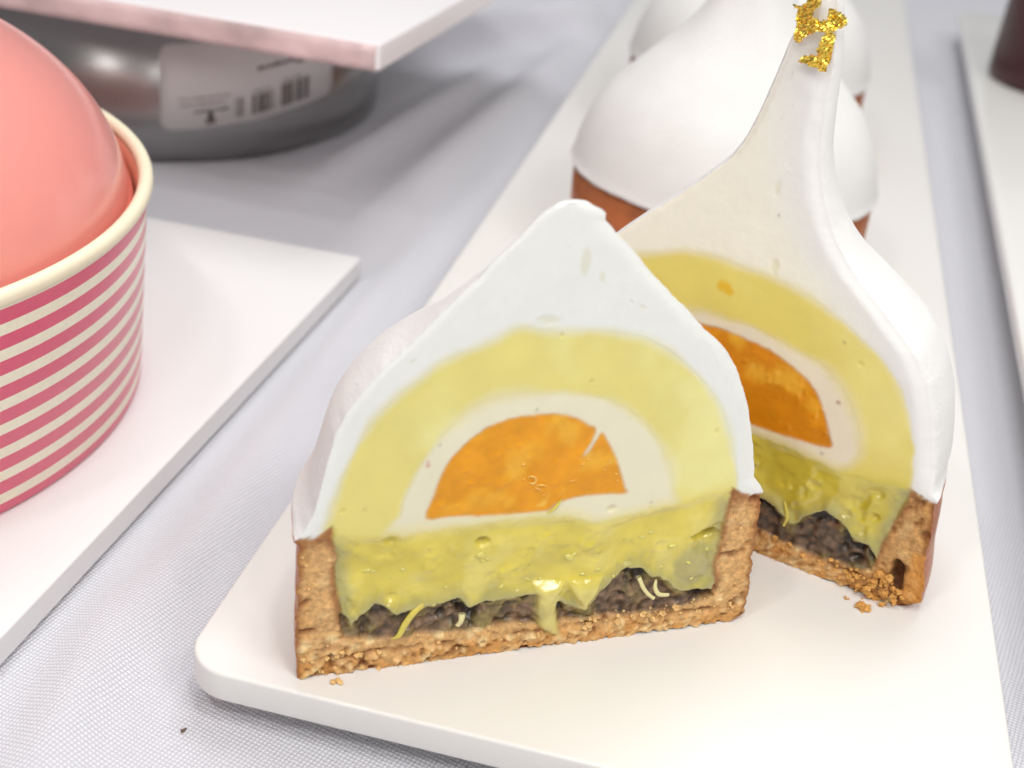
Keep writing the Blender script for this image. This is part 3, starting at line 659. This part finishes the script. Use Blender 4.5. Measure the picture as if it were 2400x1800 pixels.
cluster('crust_crumbs', it, m_crumb2, parts2['crust'], at2(0, 0, 0))

def loose(lab, p, r, n, sd, mt, z=9.0):
    rg2 = np.random.default_rng(sd); its = []
    for k in range(n): its.append((np.array([p[0] + rg2.normal(0, r * .55), p[1] + rg2.normal(0, r * .4), z + r * .42]), r * rg2.uniform(.45, .8), sd + k))
    o = cluster('crumb', its, mt, None, (p[0], p[1], z)); tag(o, lab, 'crumb', 'loose pastry crumbs'); return o
loose('pale crumb on the tray beside the left bottom corner of the front half', (-42.6, 131.1), .6, 4, 21, m_crumb)
p = at2(29.6, 0, 4.2); loose('golden broken crumb clump on the tray below the torn corner of the gold-leaf half', p, 1.0, 7, 31, m_crumb2)
p = at2(26.6, 0, 3.2); loose('tiny golden crumb just left of the broken crumb clump', p, .4, 3, 51, m_crumb2)
o = cluster('crumb', [((-61.4, 124.9, .3), .32, 61), ((-61.2, 125.3, .3), .22, 62)], mat('brown_crumb', lin(110, 88, 70), rough=.8), None, (-61.4, 124.9, 0))
tag(o, 'small brown speck lying on the tablecloth at lower left', 'crumb', 'loose pastry crumbs')

# ---- gold leaf round the tip
m_gold = mat('gold_leaf', (0.86, 0.60, 0.10), rough=.24, metal=1, bump=(.9, .25, 3))
def foil(poly, at, parent, seed, curl):
    st = .26; P = np.array(poly); x = np.arange(P[:, 0].min(), P[:, 0].max(), st); y = np.arange(P[:, 1].min(), P[:, 1].max(), st)
    Xg, Yg = np.meshgrid(x, y, indexing='ij')
    sd = sdf(poly, Xg + .12 * fbm(Xg, Yg, .5, 2, seed), Yg + .12 * fbm(Xg, Yg, .5, 2, seed + 1))
    w, _ = worley(Xg, Yg, .9, seed)
    n_ = .95 + .45 * fbm(Xg, Yg, 1.5, 3, seed) + .4 * (w - .4) + .22 * (np.random.default_rng(seed).random(Xg.shape) - .5) + curl(Xg, Yg)
    ok = sd > -.22; idx = -np.ones(Xg.shape, int); V = []; F = []
    for i in range(len(x)):
        for j in range(len(y)):
            if ok[i, j]: idx[i, j] = len(V); V.append(at(Xg[i, j], Yg[i, j], n_[i, j]))
    for i in range(len(x) - 1):
        for j in range(len(y) - 1):
            q = [idx[i, j], idx[i + 1, j], idx[i + 1, j + 1], idx[i, j + 1]]
            if min(q) >= 0: F.append([int(k) for k in q])
    o = link_mesh('gold_leaf', V, F, m_gold, parent, smooth=False, origin=tuple(at(3, 80, 0)))
    md = o.modifiers.new('thickness', 'SOLIDIFY'); md.thickness = .05 * S
    return o
GA = [(0.0, 83.0), (0.9, 83.1), (1.8, 83.9), (2.4, 86.0), (3.6, 86.0), (3.8, 83.8), (2.8, 82.9), (3.2, 82.3), (4.2, 81.9), (5.1, 82.2), (4.9, 83.7), (5.8, 83.7), (7.6, 82.7), (7.4, 82.0), (6.6, 81.3), (6.2, 80.9), (5.5, 80.8), (4.8, 80.6), (4.4, 80.9), (3.6, 80.4), (2.6, 79.5), (2.0, 78.6), (1.8, 78.3), (1.3, 78.7), (1.1, 79.6), (1.0, 80.8), (0.7, 81.6), (1.0, 82.5)]
GB = [(6.1, 80.9), (6.3, 80.3), (6.5, 79.0), (6.6, 77.5), (6.2, 76.5), (6.2, 75.7), (5.4, 75.6), (4.7, 76.1), (3.9, 75.9), (3.3, 76.3), (2.3, 76.2), (2.7, 76.9), (3.9, 77.4), (4.7, 77.2), (4.6, 78.5), (4.9, 79.8), (5.2, 80.7)]
foil(GA, at2, tart2, 2, lambda u, v: -.06 * (u - 3.4) ** 2 + .5)
foil(GB, at2, tart2, 5, lambda u, v: -.06 * (u - 3.8) ** 2 + .4)

# ---------------------------------------------------------------- whole tarts behind
def lathe(prof, nseg=96, cx=0, cy=0, wob=None):
    V = []; F = []
    for i, (r, z) in enumerate(prof):
        for k in range(nseg):
            t = 2 * math.pi * k / nseg; rr = r + (wob(t, z) if wob else 0)
            V.append((cx + rr * math.cos(t), cy + rr * math.sin(t), z))
    for i in range(len(prof) - 1):
        for k in range(nseg):
            F.append([i * nseg + k, i * nseg + (k + 1) % nseg, (i + 1) * nseg + (k + 1) % nseg, (i + 1) * nseg + k])
    return V, F
dome_p = smooth_curve([(33.6, 21.0), (34.1, 21.6), (33.6, 23.2), (32.4, 28), (30.4, 33), (27.6, 37.5), (24.0, 41.5), (19.8, 45.8), (15.6, 50), (12.0, 54.5), (9.2, 59), (7.2, 63.5), (5.6, 68), (4.8, 74), (4.0, 80), (2.6, 85.5), (.6, 88), (.02, 88.3)], 4)
def whole_tart(cx, cy, label, rot):
    root = empty('whole_tart', (cx, cy, 9.05)); tag(root, label, 'tart', 'pointed white tarts standing on the tray')
    wob = lambda t, z: .35 * math.sin(2 * t + rot) + .2 * math.sin(5 * t + z * .1 + rot)
    V, F = lathe([(r, z + 9.05) for r, z in dome_p], 120, cx, cy, wob)
    V = [(x + .00, y, z + (.55 * float(fbm(np.array([k * 1.3]), np.array([rot]), 3, 3, 2)[0]) if z < 31.2 else 0)) for k, (x, y, z) in enumerate(V)]
    link_mesh('frosting', V, F, m_face['outer'], root, origin=(cx, cy, 9.05))
    V, F = lathe([(29, 9.05 + z) if i == 0 else (r, 9.05 + z) for i, (r, z) in enumerate([(29, 0), (32.2, 0.0), (32.5, .5), (32.8, 4), (33.1, 12), (33.2, 21.6), (30, 21.7)])], 120, cx, cy, wob)
    link_mesh('crust', V, F, m_crust_side, root, origin=(cx, cy, 9.05))
    return root
whole_tart(-11, 296, 'whole white pointed tart directly behind the two cut halves', .4)
whole_tart(-13, 392, 'farthest whole white tart behind the other whole one', 2.0)

# ---------------------------------------------------------------- dark glossy cake on the right tray
cake = empty('chocolate_cake', (93, 488, 12)); tag(cake, 'dark maroon glazed cake at the top right edge', 'cake')
V, F = lathe([(1, 12.0), (24, 12.0), (25.5, 12.6), (26, 14), (25, 48), (24.5, 51.5), (21, 53), (1, 53.2)], 96, 91.5, 500)
link_mesh('cake_body', V, F, mat('maroon_glaze', lin(66, 14, 20), rough=.4, coat=.08, noise=(.05, .3)), cake, origin=(93, 488, 12))
V, F = lathe([(20, 50), (20.5, 53.5), (20, 56), (15, 57.5), (1, 58)], 64, 91.5, 500)
link_mesh('cake_top', V, F, mat('dark_red_top', lin(98, 20, 30), rough=.2, coat=.7, bump=(.2, .8, 3)), cake, origin=(96, 488, 50))

# ---------------------------------------------------------------- striped bowl with its pink dome
CX, CY, Z0, ZR = -164.5, 176.4, 5.25, 45.2
def lean(V):                                     # the bowl is pressed a little out of true
    return [(x + 2.28 * (z - Z0) / 39, y - 2.8 * (z - Z0) / 39, z) for x, y, z in V]
bowl = empty('striped_bowl', (CX, CY, Z0)); tag(bowl, 'round paper bowl with pink and cream stripes and a rolled rim', 'bowl')
m_str = bpy.data.materials.new('striped_paper'); m_str.use_nodes = True
nt = m_str.node_tree; b = nt.nodes['Principled BSDF']; b.inputs['Roughness'].default_value = .32; b.inputs['Coat Weight'].default_value = .15
tc = nt.nodes.new('ShaderNodeTexCoord'); sx = nt.nodes.new('ShaderNodeSeparateXYZ'); nt.links.new(tc.outputs['Object'], sx.inputs[0])
fr = mth('FRACT', mth('DIVIDE', mth('ADD', sx.outputs['Z'], .0021), .0043))
e1 = mth('GREATER_THAN', fr, .44)
nn1 = nt.nodes.new('ShaderNodeTexNoise'); nn1.inputs['Scale'].default_value = 900; nt.links.new(tc.outputs['Object'], nn1.inputs['Vector'])
cr = nt.nodes.new('ShaderNodeMix'); cr.data_type = 'RGBA'; nt.links.new(e1, cr.inputs[0])
cr.inputs[6].default_value = (*lin(244, 238, 214), 1); cr.inputs[7].default_value = (*lin(224, 92, 122), 1)
hs = nt.nodes.new('ShaderNodeHueSaturation'); nt.links.new(cr.outputs[2], hs.inputs['Color'])
nt.links.new(mth('ADD', mth('MULTIPLY', nn1.outputs['Fac'], .14), .93), hs.inputs['Value']); nt.links.new(hs.outputs[0], b.inputs['Base Color'])
V, F = lathe([(61, Z0 + .3), (63.6, Z0), (64.1, Z0 + .6), (65.6, ZR - 2.6)], 200, CX, CY)
link_mesh('bowl_wall', lean(V), F, m_str, bowl, origin=(CX, CY, Z0))
m_rim = mat('cream_paper', lin(240, 230, 202), rough=.4, noise=(.3, .02), bump=(.5, .03, 3))
rimp = [(65.3 + 1.25 * math.cos(a), ZR - 1.6 + 1.35 * math.sin(a)) for a in np.linspace(-math.pi * .75, math.pi, 18)]
V, F = lathe(rimp, 200, CX, CY); link_mesh('rim', lean(V), F, m_rim, bowl, origin=(CX, CY, ZR))
m_in = mat('cream_paper_inside', lin(240, 196, 170), rough=.5)
V, F = lathe([(64.1, ZR - 2.0), (63.2, ZR - 14), (62, Z0 + 2), (1, Z0 + 1.5)], 160, CX, CY); link_mesh('bowl_inside', lean(V), F, m_in, bowl, origin=(CX, CY, Z0))
m_dome = mat('pink_dome', lin(238, 150, 140), rough=.28, coat=.35, sss=.4, sss_r=(8, 3, 2), noise=(.012, .06), bump=(.012, 1.2, 2))
dome = empty('dome_cake', (CX, CY, Z0 + 2)); tag(dome, 'smooth salmon pink dome sitting in the striped bowl', 'dessert')
DR = 62.9; DZ = 37.0; DH = 36.5
dp = [(DR * math.cos(a) ** .7, DZ + DH * math.sin(a)) for a in np.linspace(0, math.pi / 2 - .001, 40)]
V, F = lathe([(60, Z0 + 3), (61.2, 30)] + dp, 180, CX, CY); link_mesh('dome', lean(V), F, m_dome, dome, origin=(CX, CY, DZ))
lipp = [(DR + 1.2 + 1.1 * math.cos(a), 35.5 + 1.3 * math.sin(a)) for a in np.linspace(0, 2 * math.pi, 14)]
V, F = lathe([(DR - 1.2, 42), (DR + .1, 41.2), (DR + .6, 38), (DR + .3, 33), (DR - 2, 29)], 180, CX, CY)
link_mesh('dome_skirt', lean(V), F, mat('coral_skirt', lin(244, 140, 120), rough=.25, coat=.4, sss=.3, sss_r=(8, 3, 2)), dome, origin=(CX, CY, 35))

# ---------------------------------------------------------------- steel container with its label, and the slab lying on it
SX, SY, SR = -182.0, 370.0, 63.0
pan = empty('steel_container', (SX, SY, 0)); tag(pan, 'round stainless steel container with a barcode label under the white slab', 'container')
m_steel = mat('brushed_steel', (.34, .335, .33), rough=.27, metal=1, noise=(.02, .10), bump=(.02, .9, 2))
bump_r = lambda t, z: .5 * math.sin(3 * t) + .3 * math.sin(7 * t + 1)
V, F = lathe([(1, .3), (57, .3), (60.5, .7), (62.2, 2.0), (62.9, 4.5), (63, 9), (63, 43.8), (62.2, 43.8), (62.2, 10), (1, 8)], 200, SX, SY, bump_r)
link_mesh('container_body', V, F, m_steel, pan, origin=(SX, SY, 0))
def zb(a): return np.interp(a, [-65, -44, -19], [9.6, 11.6, 15.0])
def onwall(a, h, off):
    t = math.radians(a); r = SR + float(bump_r(t, 0)) + off
    return (SX + r * math.cos(t), SY + r * math.sin(t), zb(a) + h)
def patch(name, a0, a1, h0, h1, off, mt, parent, corner=0, n=40):
    V = []; F = []
    A = np.linspace(a0, a1, n)
    for a in A:
        e = min(a - a0, a1 - a) * math.radians(1) * SR; cut = 0
        if corner and e < corner: cut = corner - math.sqrt(max(0, corner ** 2 - (corner - e) ** 2))
        V += [onwall(a, h0 + cut, off), onwall(a, h1 - cut, off)]
    for i in range(n - 1): F.append([2 * i, 2 * i + 2, 2 * i + 3, 2 * i + 1])
    o = link_mesh(name, V, F, mt, parent, origin=onwall((a0 + a1) / 2, h0, 0)); md = o.modifiers.new('thickness', 'SOLIDIFY'); md.thickness = .06 * S; return o
m_lab = mat('paper_label', lin(226, 222, 220), rough=.55, noise=(.1, .02)); m_ink = mat('black_ink', lin(38, 34, 36), rough=.6); m_ink2 = mat('faded_ink', lin(120, 108, 104), rough=.6)
lab = patch('label', -65, -18.4, 0, 22.5, .08, m_lab, pan, 2.5, 60)
rb = np.random.default_rng(9)
a = -47.6; bars = []
segs = [(-47.6, -45.4, .6), (-43.4, -37.6, 1.0), (-35.4, -26.6, 1.0)]
for (s0, s1, dens) in segs:
    a = s0
    while a < s1:
        w = rb.choice([.28, .5, .8, 1.0]) if dens == 1 else .3
        bars.append((a, min(a + w, s1), rb.random() < .7)); a += w + rb.choice([.25, .4, .6])
for (a0, a1, dk_) in bars:
    patch('barcode', a0, a1, 1.6, 6.8 + .8 * (a0 > -36), .16, m_ink if dk_ else m_ink2, lab, 0, 4)
def dashes(s0, s1, h, ht, mt, wmin=.4, wmax=1.3):
    a = s0
    while a < s1:
        w = rb.uniform(wmin, wmax); patch('printed_text', a, min(a + w, s1), h, h + ht * rb.uniform(.7, 1.1), .16, mt, lab, 0, 4); a += w + rb.uniform(.2, .5)
dashes(-57.5, -49, 4.2, .7, m_ink); dashes(-61, -50, 6.2, .5, m_ink2); dashes(-61, -49, 7.8, .5, m_ink2)
dashes(-43, -38, 7.4, .5, m_ink2); dashes(-35, -29, 8.2, .5, m_ink2); dashes(-31, -23, 12.0, 1.0, m_ink); dashes(-42, -30, 13.0, 1.1, m_ink2, .8, 2); dashes(-25.5, -20, 14.8, 1.0, m_ink2)
patch('printed_mark', -54.2, -53.0, 2.2, 4.0, .16, m_ink, lab, 0, 6); patch('printed_mark', -54.8, -52.4, .9, 2.4, .16, m_ink2, lab, 0, 6)

m_slabtop = mat('pink_white_slab', lin(240, 235, 236), rough=.3, coat=.3, noise=(.015, .03))
m_slabside = mat('rosy_slab_edge', lin(216, 190, 190), rough=.35, coat=.3, noise=(.055, .42), bump=(.12, .8, 2))
slb = empty('display_slab', (-180, 330, 44)); tag(slb, 'white slab with mottled pink edge lying on the steel container', 'slab')
ca = [(-88.0, 281.5), (-74, 440), (-300, 470), (-312, 285.5)]
o = slab('slab_body', ca, 44.2, 50.2, 1.0, .5, m_slabtop, slb)
V = []; F = []; n = 60
A0 = np.array(ca[3]); A1 = np.array(ca[0]); dirv = (A1 - A0) / np.linalg.norm(A1 - A0); nrm = np.array([dirv[1], -dirv[0]])
for i in range(n):
    t = i / (n - 1); p_ = A0 + (A1 - A0) * (.004 + t * .992) + nrm * .12; w = .35 * float(fbm(np.array([t * 40]), np.array([1.]), 3, 3, 2)[0])
    for z in (44.1 + .25 * w, 45.6, 47.8, 49.75): V.append((p_[0] + nrm[0] * (.2 if 45 < z < 48 else 0), p_[1] + nrm[1] * (.2 if 45 < z < 48 else 0), z))
for i in range(n - 1):
    for k in range(3): F.append([4 * i + k, 4 * i + 4 + k, 4 * i + 5 + k, 4 * i + 1 + k])
o = link_mesh('slab_edge', V, F, m_slabside, slb, origin=(A0[0], A0[1], 44))
md = o.modifiers.new('thickness', 'SOLIDIFY'); md.thickness = .1 * S
